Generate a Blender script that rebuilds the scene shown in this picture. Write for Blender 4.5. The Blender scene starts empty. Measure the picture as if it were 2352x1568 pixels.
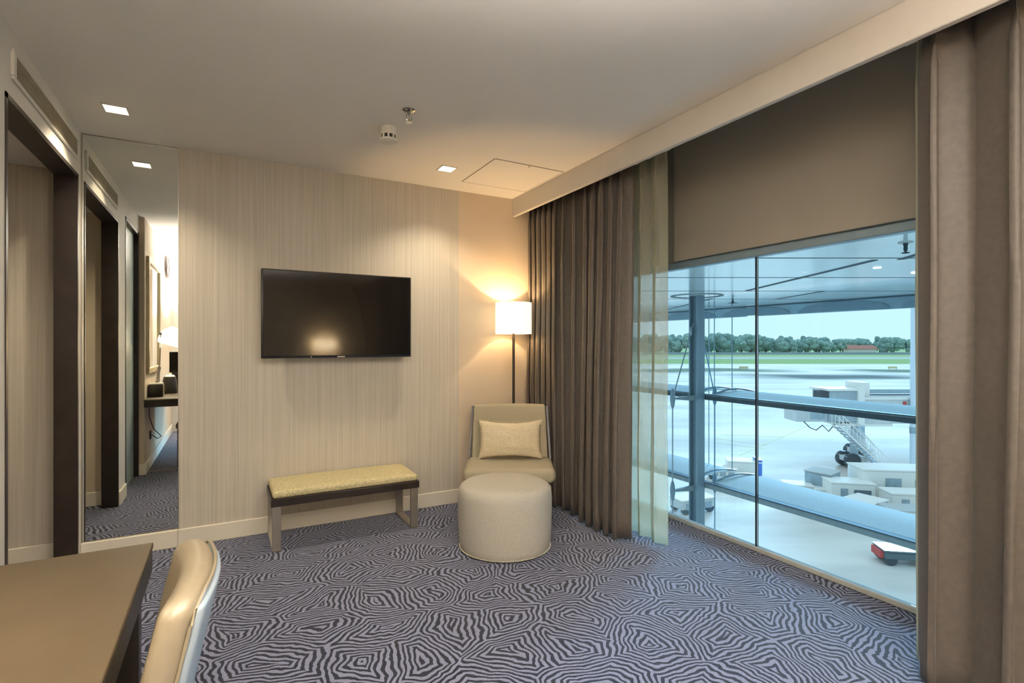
import bpy, bmesh, math, random
from mathutils import Vector, Matrix, noise
random.seed(7)
C = bpy.context.scene
COL = C.collection
R = math.radians
# ------------------------------------------------------------------ camera frame facts
YAW = R(28.8)
F = Vector((math.sin(YAW), math.cos(YAW), 0)); RT = Vector((math.cos(YAW), -math.sin(YAW), 0))
CAMZ = 1.3
GZ = -8.7                      # airfield level
def field(lat, dep, z=GZ):     # a place on the airfield, whose own grid runs at 28.8 degrees to the room
    p = F*dep + RT*lat; return Vector((p.x, p.y, z))
# ------------------------------------------------------------------ materials
MATS = {}
def mat(name, col, rough=0.6, metal=0.0, var=0.08, nscale=12.0, bump=0.0, bscale=200.0, emit=None, estr=0.0, sheen=0.0, spec=0.5, coat=0.0):
    if name in MATS: return MATS[name]
    m = bpy.data.materials.new(name); m.use_nodes = True
    nt = m.node_tree; b = nt.nodes['Principled BSDF']
    b.inputs['Roughness'].default_value = rough; b.inputs['Metallic'].default_value = metal
    b.inputs['Specular IOR Level'].default_value = spec
    b.inputs['Coat Weight'].default_value = coat
    b.inputs['Sheen Weight'].default_value = sheen
    tc = nt.nodes.new('ShaderNodeTexCoord')
    n = nt.nodes.new('ShaderNodeTexNoise'); n.inputs['Scale'].default_value = nscale; n.inputs['Detail'].default_value = 4
    nt.links.new(tc.outputs['Object'], n.inputs['Vector'])
    r = nt.nodes.new('ShaderNodeValToRGB')
    r.color_ramp.elements[0].position = .3; r.color_ramp.elements[1].position = .7
    r.color_ramp.elements[0].color = [max(0, c*(1-var)) for c in col]+[1]
    r.color_ramp.elements[1].color = [min(1, c*(1+var)) for c in col]+[1]
    nt.links.new(n.outputs['Fac'], r.inputs['Fac']); nt.links.new(r.outputs['Color'], b.inputs['Base Color'])
    if bump > 0:
        n2 = nt.nodes.new('ShaderNodeTexNoise'); n2.inputs['Scale'].default_value = bscale
        nt.links.new(tc.outputs['Object'], n2.inputs['Vector'])
        bp = nt.nodes.new('ShaderNodeBump'); bp.inputs['Strength'].default_value = bump; bp.inputs['Distance'].default_value = .002
        nt.links.new(n2.outputs['Fac'], bp.inputs['Height']); nt.links.new(bp.outputs['Normal'], b.inputs['Normal'])
    if emit:
        b.inputs['Emission Color'].default_value = list(emit)+[1]; b.inputs['Emission Strength'].default_value = estr
    MATS[name] = m; return m
def nodes_mat(name):
    m = bpy.data.materials.new(name); m.use_nodes = True; MATS[name] = m
    return m, m.node_tree, m.node_tree.nodes['Principled BSDF']
def math_node(nt, op, a, b=None, clamp=False):
    n = nt.nodes.new('ShaderNodeMath'); n.operation = op; n.use_clamp = clamp
    for i, v in enumerate((a, b)):
        if v is None: continue
        if isinstance(v, (int, float)): n.inputs[i].default_value = v
        else: nt.links.new(v, n.inputs[i])
    return n.outputs[0]

def carpet_mat():
    m, nt, b = nodes_mat('ring_carpet')
    g = nt.nodes.new('ShaderNodeNewGeometry')
    mp = nt.nodes.new('ShaderNodeMapping'); mp.inputs['Scale'].default_value = (1.0, 1.12, 1); mp.inputs['Rotation'].default_value = (0, 0, .4)
    nt.links.new(g.outputs['Position'], mp.inputs['Vector'])
    def warp(src, scale, amt, det=2):
        n = nt.nodes.new('ShaderNodeTexNoise'); n.inputs['Scale'].default_value = scale; n.inputs['Detail'].default_value = det
        nt.links.new(src, n.inputs['Vector'])
        s = nt.nodes.new('ShaderNodeVectorMath'); s.operation = 'SUBTRACT'; s.inputs[1].default_value = (.5, .5, .5)
        nt.links.new(n.outputs['Color'], s.inputs[0])
        k = nt.nodes.new('ShaderNodeVectorMath'); k.operation = 'SCALE'; k.inputs['Scale'].default_value = amt
        nt.links.new(s.outputs[0], k.inputs[0])
        a = nt.nodes.new('ShaderNodeVectorMath'); a.operation = 'ADD'
        nt.links.new(src, a.inputs[0]); nt.links.new(k.outputs[0], a.inputs[1])
        return a.outputs[0]
    v = warp(mp.outputs[0], 2.6, .16); v = warp(v, 8.0, .055, 1); v = warp(v, 22.0, .02, 1)
    vo = nt.nodes.new('ShaderNodeTexVoronoi'); vo.voronoi_dimensions = '2D'; vo.feature = 'DISTANCE_TO_EDGE'; vo.inputs['Scale'].default_value = 3.1; vo.inputs['Randomness'].default_value = .8
    nt.links.new(v, vo.inputs['Vector'])
    ph = math_node(nt, 'MULTIPLY', vo.outputs['Distance'], 2*math.pi*12.2)
    s = math_node(nt, 'COSINE', ph)
    ra = nt.nodes.new('ShaderNodeValToRGB'); ra.color_ramp.elements[0].position = .38; ra.color_ramp.elements[1].position = .58
    s2 = math_node(nt, 'MULTIPLY', s, .5); s3 = math_node(nt, 'ADD', s2, .5)
    nt.links.new(s3, ra.inputs['Fac'])
    sp = nt.nodes.new('ShaderNodeTexNoise'); sp.inputs['Scale'].default_value = 260; sp.inputs['Detail'].default_value = 2
    nt.links.new(g.outputs['Position'], sp.inputs['Vector'])
    spr = nt.nodes.new('ShaderNodeValToRGB'); spr.color_ramp.elements[0].position = .35; spr.color_ramp.elements[1].position = .65
    spr.color_ramp.elements[0].color = (.10, .108, .160, 1); spr.color_ramp.elements[1].color = (.23, .24, .34, 1)
    nt.links.new(sp.outputs['Fac'], spr.inputs['Fac'])
    mx = nt.nodes.new('ShaderNodeMix'); mx.data_type = 'RGBA'
    nt.links.new(ra.outputs['Color'], mx.inputs[0])
    mx.inputs[6].default_value = (.007, .010, .022, 1); nt.links.new(spr.outputs['Color'], mx.inputs[7])
    nt.links.new(mx.outputs[2], b.inputs['Base Color'])
    b.inputs['Roughness'].default_value = 1; b.inputs['Specular IOR Level'].default_value = .1; b.inputs['Sheen Weight'].default_value = .15
    bp = nt.nodes.new('ShaderNodeBump'); bp.inputs['Strength'].default_value = .5; bp.inputs['Distance'].default_value = .004
    nt.links.new(sp.outputs['Fac'], bp.inputs['Height']); nt.links.new(bp.outputs['Normal'], b.inputs['Normal'])
    return m
def wallpaper_mat():
    m, nt, b = nodes_mat('streaked_wallpaper')
    g = nt.nodes.new('ShaderNodeNewGeometry')
    def st(sx, sz, det):
        mp = nt.nodes.new('ShaderNodeMapping'); mp.inputs['Scale'].default_value = (sx, sx*.5, sz)
        nt.links.new(g.outputs['Position'], mp.inputs['Vector'])
        n = nt.nodes.new('ShaderNodeTexNoise'); n.inputs['Scale'].default_value = 1; n.inputs['Detail'].default_value = det
        nt.links.new(mp.outputs[0], n.inputs['Vector']); return n.outputs['Fac']
    a = math_node(nt, 'MULTIPLY', st(130, 1.1, 3), .6); c = math_node(nt, 'MULTIPLY', st(420, 2.5, 2), .4)
    s = math_node(nt, 'ADD', a, c)
    r = nt.nodes.new('ShaderNodeValToRGB'); r.color_ramp.elements[0].position = .36; r.color_ramp.elements[1].position = .64
    r.color_ramp.elements[0].color = (.42, .385, .32, 1); r.color_ramp.elements[1].color = (.53, .485, .41, 1)
    nt.links.new(s, r.inputs['Fac']); nt.links.new(r.outputs['Color'], b.inputs['Base Color'])
    b.inputs['Roughness'].default_value = .55; b.inputs['Specular IOR Level'].default_value = .35
    return m
def mirror_mat():
    m, nt, b = nodes_mat('silvered_mirror'); b.inputs['Metallic'].default_value = 1; b.inputs['Roughness'].default_value = .01
    b.inputs['Base Color'].default_value = (.86, .88, .84, 1); return m
def glass_mat(name, tint, refl):
    m, nt, b = nodes_mat(name); nt.nodes.remove(b)
    t = nt.nodes.new('ShaderNodeBsdfTransparent'); t.inputs[0].default_value = list(tint)+[1]
    g = nt.nodes.new('ShaderNodeBsdfGlossy'); g.inputs['Roughness'].default_value = .02
    fr = nt.nodes.new('ShaderNodeFresnel'); fr.inputs[0].default_value = 1.35
    k = math_node(nt, 'MULTIPLY', fr.outputs[0], refl)
    mx = nt.nodes.new('ShaderNodeMixShader'); nt.links.new(k, mx.inputs[0]); nt.links.new(t.outputs[0], mx.inputs[1]); nt.links.new(g.outputs[0], mx.inputs[2])
    nt.links.new(mx.outputs[0], nt.nodes['Material Output'].inputs[0]); return m
def sheer_mat():
    m, nt, b = nodes_mat('sheer_voile'); nt.nodes.remove(b)
    t = nt.nodes.new('ShaderNodeBsdfTransparent'); t.inputs[0].default_value = (.97, .98, .96, 1)
    tl = nt.nodes.new('ShaderNodeBsdfTranslucent'); tl.inputs[0].default_value = (.55, .50, .34, 1)
    d = nt.nodes.new('ShaderNodeBsdfDiffuse'); d.inputs[0].default_value = (.72, .69, .55, 1)
    m1 = nt.nodes.new('ShaderNodeMixShader'); m1.inputs[0].default_value = .5
    nt.links.new(tl.outputs[0], m1.inputs[1]); nt.links.new(d.outputs[0], m1.inputs[2])
    lw = nt.nodes.new('ShaderNodeLayerWeight'); lw.inputs[0].default_value = .35
    k = math_node(nt, 'MULTIPLY', lw.outputs['Facing'], .75); k = math_node(nt, 'ADD', k, .34, True)
    m2 = nt.nodes.new('ShaderNodeMixShader'); nt.links.new(k, m2.inputs[0]); nt.links.new(t.outputs[0], m2.inputs[1]); nt.links.new(m1.outputs[0], m2.inputs[2])
    nt.links.new(m2.outputs[0], nt.nodes['Material Output'].inputs[0]); return m
def ground_mat():
    m, nt, b = nodes_mat('airfield_concrete')
    g = nt.nodes.new('ShaderNodeNewGeometry')
    mp = nt.nodes.new('ShaderNodeMapping'); mp.vector_type = 'POINT'; mp.inputs['Rotation'].default_value = (0, 0, YAW)
    nt.links.new(g.outputs['Position'], mp.inputs['Vector'])      # x = lateral, y = distance out
    sx = nt.nodes.new('ShaderNodeSeparateXYZ'); nt.links.new(mp.outputs[0], sx.inputs[0])
    lat, dep = sx.outputs[0], sx.outputs[1]
    def tex(scale, sy, det=4):
        mm = nt.nodes.new('ShaderNodeMapping'); mm.inputs['Scale'].default_value = (scale, sy, 1)
        nt.links.new(mp.outputs[0], mm.inputs['Vector'])
        n = nt.nodes.new('ShaderNodeTexNoise'); n.inputs['Scale'].default_value = 1; n.inputs['Detail'].default_value = det
        nt.links.new(mm.outputs[0], n.inputs['Vector']); return n.outputs['Fac']
    def mixc(fac, a, c):
        x = nt.nodes.new('ShaderNodeMix'); x.data_type = 'RGBA'
        if isinstance(fac, float): x.inputs[0].default_value = fac
        else: nt.links.new(fac, x.inputs[0])
        for i, q in ((6, a), (7, c)):
            if isinstance(q, tuple): x.inputs[i].default_value = q
            else: nt.links.new(q, x.inputs[i])
        return x.outputs[2]
    def ramp(f, a, b2):
        r = nt.nodes.new('ShaderNodeMapRange'); r.inputs[1].default_value = a; r.inputs[2].default_value = b2
        nt.links.new(f, r.inputs[0]); return r.outputs[0]
    def band(f, lo, hi, soft):
        u = ramp(f, lo-soft, lo+soft); w = ramp(f, hi+soft, hi-soft); return math_node(nt, 'MULTIPLY', u, w, True)
    n1 = tex(.05, .16); n2 = tex(.4, .9)
    base = mixc(ramp(n1, .35, .65), (.60, .55, .50, 1), (.82, .76, .68, 1))
    base = mixc(math_node(nt, 'MULTIPLY', ramp(n2, .5, .7), .25), base, (.48, .43, .38, 1))
    # worn brown stand area round the bridge
    e = math_node(nt, 'MULTIPLY', band(dep, 36, 47, 4), band(lat, 22, 40, 5))
    base = mixc(math_node(nt, 'MULTIPLY', e, .55), base, (.50, .37, .30, 1))
    # taxiway asphalt and verges far out
    wob = math_node(nt, 'MULTIPLY', tex(.02, .004, 2), 60.0); d2 = math_node(nt, 'ADD', dep, math_node(nt, 'SUBTRACT', wob, 30.0))
    base = mixc(math_node(nt, 'MULTIPLY', band(d2, 145, 168, 5), band(lat, 75, 125, 12)), base, (.16, .18, .17, 1))
    base = mixc(math_node(nt, 'MULTIPLY', band(d2, 180, 205, 5), math_node(nt, 'ADD', band(lat, 45, 102, 10), band(lat, 128, 260, 10), True)), base, (.20, .23, .17, 1))
    base = mixc(band(dep, 262, 350, 4), base, (.29, .37, .16, 1))
    base = mixc(band(dep, 350, 395, 4), base, (.42, .44, .38, 1))
    base = mixc(band(dep, 395, 2500, 4), base, (.34, .41, .22, 1))
    nt.links.new(base, b.inputs['Base Color']); b.inputs['Roughness'].default_value = 1; b.inputs['Specular IOR Level'].default_value = 0
    return m
def soffit_mat():
    m, nt, b = nodes_mat('canopy_panels')
    b.inputs['Base Color'].default_value = (.58, .66, .66, 1); b.inputs['Metallic'].default_value = .12; b.inputs['Roughness'].default_value = .16
    return m

M = dict(
 carpet=carpet_mat(), paper=wallpaper_mat(), mirror=mirror_mat(), glass=glass_mat('tinted_window_glass', (.86, .95, 1.0), .5), sheer=sheer_mat(), ground=ground_mat(), soffit=soffit_mat(),
 facglass=glass_mat('terminal_glass', (.93, .97, .98), .35),
 ceiling=mat('ceiling_paint', (.80, .765, .70), .9, var=.015, nscale=2), beige=mat('beige_wall_paint', (.56, .47, .36), .8, var=.03, nscale=3),
 white=mat('off_white_paint', (.74, .71, .64), .6, var=.02, nscale=4), base=mat('baseboard_paint', (.72, .67, .57), .5, var=.03, nscale=5),
 dwood=mat('dark_wood_lining', (.022, .015, .012), .38, var=.3, nscale=9, spec=.35), brownpanel=mat('brown_grey_header_board', (.30, .265, .215), .8, var=.03, nscale=3),
 headeredge=mat('header_side_strip', (.19, .18, .15), .8, var=.04),
 winframe=mat('grey_window_metal', (.25, .33, .37), .45, metal=.3, var=.03), black=mat('black_gasket', (.02, .022, .024), .5), sill=mat('cream_sill', (.36, .36, .33), .9, spec=.05, var=.04),
 curtain=mat('taupe_curtain_cloth', (.072, .059, .047), .55, var=.12, nscale=40, bump=.3, bscale=500, sheen=.1),
 tvbody=mat('black_gloss_plastic', (.008, .008, .008), .3), tvscreen=mat('dark_glass_screen', (.007, .006, .005), .085, spec=.22, var=0),
 chrome=mat('chrome', (.5, .48, .45), .15, metal=1, var=.02), nickel=mat('satin_nickel', (.42, .39, .34), .35, metal=.9, var=.05),
 benchfab=mat('mottled_gold_fabric', (.46, .40, .225), .8, var=.35, nscale=120, bump=.4, bscale=250), darkapron=mat('espresso_wood', (.018, .013, .010), .35, var=.3, spec=.4),
 chairfab=mat('tan_upholstery', (.30, .262, .18), .9, var=.06, nscale=150, bump=.35, bscale=600), ottofab=mat('taupe_tweed', (.37, .345, .295), .95, var=.14, nscale=220, bump=.4, bscale=400),
 pillow=mat('cream_woven_pillow', (.56, .48, .33), .9, var=.12, nscale=90, bump=.5, bscale=300),
 shade=mat('lit_lampshade', (.85, .78, .62), .9, var=.02, emit=(1, .80, .52), estr=1.55), bulb=mat('glowing_bulb', (1, .9, .7), .5, emit=(1, .8, .55), estr=6),
 hotshade=mat('bright_lampshade', (.9, .85, .75), .9, emit=(1, .90, .72), estr=2.6),
 lens=mat('downlight_lens', (1, 1, 1), .5, emit=(1, .86, .55), estr=7), plastic=mat('white_plastic', (.72, .69, .60), .5, var=.02), dark=mat('black_slots', (.012, .01, .008), .7),
 desktop=mat('brown_veneer_top', (.062, .045, .026), .5, var=.10, nscale=6, spec=.25), leather=mat('cream_leather', (.22, .18, .12), .33, var=.05, nscale=25, bump=.15, bscale=90), shell=mat('daylit_leather_back', (.30, .36, .40), .35, var=.04),  # back shell colour includes the bluish window reflection on the leather
 grille=mat('beige_grille_slats', (.38, .33, .23), .5), frosted=mat('frosted_glass', (.30, .38, .35), .35, var=.05), gold=mat('champagne_frame', (.42, .35, .22), .4, metal=.4),
 blackbox=mat('black_leatherette', (.015, .013, .012), .4), seam=mat('shadow_gap', (.30, .27, .22), .9), strip=mat('brass_strip', (.35, .27, .13), .4, metal=.7),
 steel=mat('blue_grey_steel', (.17, .235, .275), .4, metal=.25, var=.06, nscale=3), steeldark=mat('dark_transom_metal', (.05, .07, .08), .8, spec=.1), transom=mat('grey_transom_metal', (.20, .245, .26), .8, spec=.1), cable=mat('cable_steel', (.22, .28, .31), .35, metal=.6),
 shelf=mat('perforated_sunshade', (.50, .50, .48), .9, spec=0, var=.05, nscale=30), slot=mat('soffit_slot', (.04, .07, .085), .7), fascia=mat('canopy_fascia', (.33, .42, .47), .5, var=.3, nscale=1.2),
 gse=mat('white_vehicle_paint', (.80, .76, .70), .8, var=.04, spec=.1), gseglass=mat('vehicle_dark_glass', (.10, .14, .16), .2), gsegrey=mat('grey_container_metal', (.30, .38, .42), .5, metal=.2, var=.15, nscale=3), blue=mat('blue_panel', (.06, .18, .60), .5), red=mat('red_paint', (.55, .05, .04), .5), tyre=mat('tyre_rubber', (.05, .06, .07), .8),
 bridge=mat('pale_bridge_metal', (.55, .56, .55), .9, spec=.1, var=.08, nscale=1.5), bridgegrey=mat('grey_bridge_metal', (.36, .42, .45), .9, spec=.1, var=.08, nscale=2), mast=mat('pale_mast_metal', (.62, .68, .74), .5), yellow=mat('yellow_marking', (.72, .64, .38), 1, spec=0),
 leaf=mat('hazy_foliage', (.20, .31, .28), .9, var=.35, nscale=.35), leafb=mat('pale_hazy_foliage', (.25, .38, .33), .9, var=.35, nscale=.35), bark=mat('bark', (.12, .10, .08), .9), roof=mat('terracotta_roof', (.50, .22, .17), .8), cream=mat('cream_render', (.70, .66, .60), .8),  # foliage paled and blued, distance haze mixed into its colours
)
# ------------------------------------------------------------------ mesh helpers
class MB:
    def __init__(s): s.bm = bmesh.new()
    def box(s, x0, x1, y0, y1, z0, z1, bev=0, seg=2, mtx=None):
        r = bmesh.ops.create_cube(s.bm, size=1)
        vs = r['verts']
        for v in vs: v.co = Vector(((x0+x1)/2+v.co.x*(x1-x0), (y0+y1)/2+v.co.y*(y1-y0), (z0+z1)/2+v.co.z*(z1-z0)))
        if bev:
            es = list({e for v in vs for e in v.link_edges})
            rr = bmesh.ops.bevel(s.bm, geom=es, offset=bev, segments=seg, affect='EDGES', profile=.5)
            vs = list({v for f in rr['faces'] for v in f.verts} | {v for v in vs if v.is_valid})
        if mtx:
            for v in vs: v.co = mtx @ v.co
        return s
    def cyl(s, p0, p1, r0, r1=None, n=16):
        p0 = Vector(p0); p1 = Vector(p1); r1 = r0 if r1 is None else r1
        d = (p1-p0); q = d.to_track_quat('Z', 'Y')
        a = [s.bm.verts.new(p0+q@Vector((r0*math.cos(2*math.pi*i/n), r0*math.sin(2*math.pi*i/n), 0))) for i in range(n)]
        b = [s.bm.verts.new(p1+q@Vector((r1*math.cos(2*math.pi*i/n), r1*math.sin(2*math.pi*i/n), 0))) for i in range(n)]
        for i in range(n): s.bm.faces.new((a[i], a[(i+1) % n], b[(i+1) % n], b[i]))
        s.bm.faces.new(a[::-1]); s.bm.faces.new(b); return s
    def lathe(s, prof, c=(0, 0, 0), n=48, caps=True):
        rings = []
        for (r, z) in prof:
            rings.append([s.bm.verts.new((c[0]+r*math.cos(2*math.pi*i/n), c[1]+r*math.sin(2*math.pi*i/n), c[2]+z)) for i in range(n)])
        for a, b in zip(rings, rings[1:]):
            for i in range(n): s.bm.faces.new((a[i], a[(i+1) % n], b[(i+1) % n], b[i]))
        if caps: s.bm.faces.new(rings[0][::-1]); s.bm.faces.new(rings[-1])
        return s
    def tube(s, pts, r, n=8, closed=False):
        pts = [Vector(p) for p in pts]; rings = []
        L = len(pts)
        for k, p in enumerate(pts):
            t = (pts[(k+1) % L]-pts[k-1]) if closed else (pts[min(k+1, L-1)]-pts[max(k-1, 0)])
            t.normalize(); up = Vector((0, 0, 1)) if abs(t.z) < .95 else Vector((1, 0, 0))
            a = t.cross(up).normalized(); b = a.cross(t)
            rings.append([s.bm.verts.new(p+a*r*math.cos(2*math.pi*i/n)+b*r*math.sin(2*math.pi*i/n)) for i in range(n)])
        pr = list(zip(rings, rings[1:])) + ([(rings[-1], rings[0])] if closed else [])
        for a, b in pr:
            for i in range(n): s.bm.faces.new((a[i], a[(i+1) % n], b[(i+1) % n], b[i]))
        if not closed: s.bm.faces.new(rings[0][::-1]); s.bm.faces.new(rings[-1])
        return s
    def poly(s, pts): s.bm.faces.new([s.bm.verts.new(p) for p in pts]); return s
    def prism(s, pts, d):
        d = Vector(d); a = [s.bm.verts.new(Vector(p)) for p in pts]; b = [s.bm.verts.new(Vector(p)+d) for p in pts]; n = len(pts)
        for i in range(n): s.bm.faces.new((a[i], a[(i+1) % n], b[(i+1) % n], b[i]))
        s.bm.faces.new(a[::-1]); s.bm.faces.new(b); return s
    def map(s, fn):
        for v in s.bm.verts: v.co = fn(v.co)
        return s
    def build(s, name, m, parent=None, smooth=35):
        bmesh.ops.recalc_face_normals(s.bm, faces=s.bm.faces)
        me = bpy.data.meshes.new(name); s.bm.to_mesh(me); s.bm.free()
        me.materials.append(m)
        if smooth:
            for p in me.polygons: p.use_smooth = True
            me.set_sharp_from_angle(angle=R(smooth))
        o = bpy.data.objects.new(name, me); COL.objects.link(o)
        if parent: o.parent = parent
        return o
def tag(o, label=None, cat=None, group=None, kind=None):
    if label: o['label'] = label
    if cat: o['category'] = cat
    if group: o['group'] = group
    if kind: o['kind'] = kind
    return o
def thing(name, label, cat, loc=(0, 0, 0), rz=0, group=None):
    o = bpy.data.objects.new(name, None); COL.objects.link(o); o.location = loc; o.rotation_euler = (0, 0, rz); o.empty_display_size = .1
    return tag(o, label, cat, group)
def struct(o, label=None): return tag(o, label, None, None, 'structure')
def copy_tree(o, parent=None):
    c = o.copy(); COL.objects.link(c); c.parent = parent
    for ch in list(o.children): copy_tree(ch, c)
    return c
# ------------------------------------------------------------------ room dimensions
H = 2.56; YB = 3.96; XL = -.76; XL2 = -.712; XW = 2.89; YR = -2.75; XC = 2.18; ZC = 2.405
NX = -2.3; NY0 = 2.64; NY1 = 4.05; OY0 = 2.76; OY1 = 3.865; OZ = 2.272   # side passage and its opening
# floor, ceiling
struct(MB().box(NX-.1, XW+.06, YR-.1, NY1+.1, -.12, 0).build('floor', M['carpet'], smooth=0), 'carpet with dark concentric ring pattern on pale grey')
struct(MB().box(XL-.02, XC+.03, YR-.1, YB+.1, H, H+.45).build('ceiling', M['ceiling'], smooth=0), 'smooth off-white ceiling')
struct(MB().box(NX-.1, XL-.10, NY0-.1, NY1+.1, 2.35, 2.5).build('ceiling', M['ceiling'], smooth=0), 'lower ceiling of the side passage')
# back wall
struct(MB().box(XC+.03, XW+.2, YR-.1, YB+.1, 2.95, 3.01).build('ceiling', M['ceiling'], smooth=0), 'top of the curtain pocket above the window')
XP = 1.677; XM = -.267
struct(MB().box(XM, XP, YB, YB+.1, 0, H).build('wall_back', M['paper'], smooth=0), 'back wall in beige streaked wallpaper')
struct(MB().box(XP, XW+.1, YB, YB+.1, 0, 2.95).build('wall_back', M['beige'], smooth=0), 'plain beige stretch of back wall behind the lamp')
struct(MB().box(XL-.1, XM, YB+.012, YB+.1, 0, H).build('wall_back', M['beige'], smooth=0), 'wall behind the tall mirror')
struct(MB().box(NX-.1, XL-.1, NY1, NY1+.1, 0, 2.5).build('wall_passage', M['paper'], smooth=0), 'streaked wallpaper wall inside the side passage')
struct(MB().box(NX-.1, XL-.10, NY0-.1, NY0, 0, 2.5).build('wall_passage', M['beige'], smooth=0), 'near side wall of the passage')
struct(MB().box(NX-.1, NX, NY0, NY1, 0, 2.5).build('wall_passage', M['beige'], smooth=0), 'end wall of the passage')
# left wall with opening (white panel above opening, beige further back)
struct(MB().box(XL-.10, XL, OY0, YB+.1, OZ, H+.02).build('wall_left', M['white'], smooth=0), 'white painted panel over the dark opening')
struct(MB().box(XL-.10, XL, OY1, YB+.1, 0, OZ).build('wall_left', M['white'], smooth=0), 'white end of left wall beside the mirror')
w = MB(); w.box(XL-.1, XL, 2.41, OY0, 0, H); w.box(XL-.1, XL, 1.62, 2.41, 2.40, H); w.box(XL-.14, XL-.1, 1.62, 2.41, 0, H)
struct(w.build('wall_left', M['white'], smooth=0), 'left wall around the frosted door')
struct(MB().box(XL-.14, XL2, -1.30, 1.62, 0, H).build('wall_left', M['beige'], smooth=0), 'left wall above the desk')
struct(MB().box(XL-.14, -.45, YR, -1.30, 0, H).build('wall_left', M['white'], smooth=0), 'wall corner behind the desk')
struct(MB().box(-.5, XW+.1, YR-.1, YR, 0, 2.95).build('wall_rear', M['beige'], smooth=0), 'rear wall of the room')
# dark lining
t = struct(MB().box(XL-.105, XL+.004, OY1-.002, OY1+.02, 0, OZ+.02).build('trim_1', M['dwood'], smooth=0), 'dark wood lining, far upright of the opening')
t = struct(MB().box(XL-.105, XL+.004, OY0-.02, OY0+.002, 0, OZ+.02).build('trim_2', M['dwood'], smooth=0), 'dark wood lining, near upright of the opening')
t = struct(MB().box(XL-.105, XL+.004, OY0-.02, OY1+.02, OZ-.002, OZ+.02).build('trim_3', M['dwood'], smooth=0), 'dark wood lining over the opening')
# tall wall mirror
mr = thing('wall_mirror', 'tall frameless mirror panel covering the left end of the back wall', 'mirror', (0, YB, 0))
MB().box(XL+.002, XM-.002, .0005, .011, .118, H-.004).build('mirror_glass', M['mirror'], mr, smooth=0)
e = MB().box(XL+.001, XL+.008, -.006, .001, .118, H-.002); e.box(XM-.004, XM, -.003, .001, .118, H-.002); e.box(XL+.001, XM, -.003, .001, H-.006, H-.001)
e.build('edge_strip', M['nickel'], mr, smooth=0)
# baseboards
def bb(name, x0, x1, y0, y1, m=M['base']): return struct(MB().box(x0, x1, y0, y1, .0005, .112, bev=.003, seg=1).build(name, m, smooth=0))
bb('baseboard_back', XM-.005, 2.5, YB-.014, YB-.0005)
bb('baseboard_back', XL+.001, XM-.006, YB-.016, YB+.0115)
bb('baseboard_passage', NX, XL-.106, NY1-.014, NY1-.0005)
bb('baseboard_passage', NX, XL-.106, NY0+.0005, NY0+.014)
bb('baseboard_left', XL+.0005, XL+.014, 2.43, OY0-.022)
bb('baseboard_left', XL2+.0005, XL2+.014, -1.28, 1.61)
bb('baseboard_left', XL+.001, XL2+.014, 1.6205, 1.634)
bb('baseboard_rear', -.44, XW-.02, YR+.0005, YR+.014)
struct(MB().box(XL2+.02, -.22, 1.485, 1.50, .0005, .004).build('trim_4', M['strip'], smooth=0), 'thin brass floor strip')
bpy.data.objects['trim_4'].scale = (1, 1, 1)
# pelmet
struct(MB().box(XC, XC+.03, YR+.0, YB-.0005, ZC, H-.0005, bev=.003, seg=1).build('trim_5', mat('pelmet_paint', (.60, .56, .50), .8, var=.015), smooth=0), 'white curtain pelmet along the ceiling')
# window wall: header, side strip, piers
HZ = 1.90
struct(MB().box(XW-.03, XW+.10, YR, 2.75, HZ, 2.95).build('wall_right', M['brownpanel'], smooth=0), 'brown grey header board above the window')
struct(MB().box(XW+.0, XW+.10, 2.75, YB, HZ, 2.95).build('wall_right', M['headeredge'], smooth=0), 'darker strip at the end of the header board')
struct(MB().box(XW, XW+.10, 3.55, YB, 0, HZ).build('wall_right', M['brownpanel'], smooth=0), 'wall pier behind the curtain')
struct(MB().box(XW, XW+.10, YR, -1.2, 0, HZ).build('wall_right', M['brownpanel'], smooth=0), 'wall behind the right curtain')
wn = MB().box(XW, XW+.07, -1.2, 3.55, 1.848, HZ, bev=.004, seg=1); wn.box(XW, XW+.07, 3.50, 3.55, .04, 1.848); wn.box(XW, XW+.07, -1.2, -1.15, .04, 1.848)
wo = struct(wn.build('window_1', M['winframe'], smooth=0), 'full height window overlooking the airfield')
MB().box(XW+.012, XW+.055, -1.15, 3.50, .001, .030, bev=.004, seg=1).build('window_sill', M['sill'], wo, smooth=0)
for (a, b) in ((-1.15, .485), (.495, 2.118), (2.128, 3.50)):
    MB().box(XW+.030, XW+.038, a, b, .0305, 1.847).build('glass_pane', M['glass'], wo, smooth=0)
for y in (.49, 2.123): MB().box(XW+.024, XW+.044, y-.0048, y+.0048, .0305, 1.847).build('mullion', M['black'], wo, smooth=0)
# frosted door
d = thing('door_1', None, None); d['kind'] = 'structure'; d['label'] = 'frosted glass door in a dark frame'
fr = MB().box(XL-.095, XL+.004, 1.63, 1.68, .001, 2.40); fr.box(XL-.095, XL+.004, 2.385, 2.41, .001, 2.40); fr.box(XL-.095, XL+.004, 1.63, 2.41, 2.372, 2.40)
fr.build('door_frame', M['dwood'], d, smooth=0); MB().box(XL-.05, XL-.035, 1.681, 2.384, .003, 2.371).build('glass_panel', M['frosted'], d, smooth=0)
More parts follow.
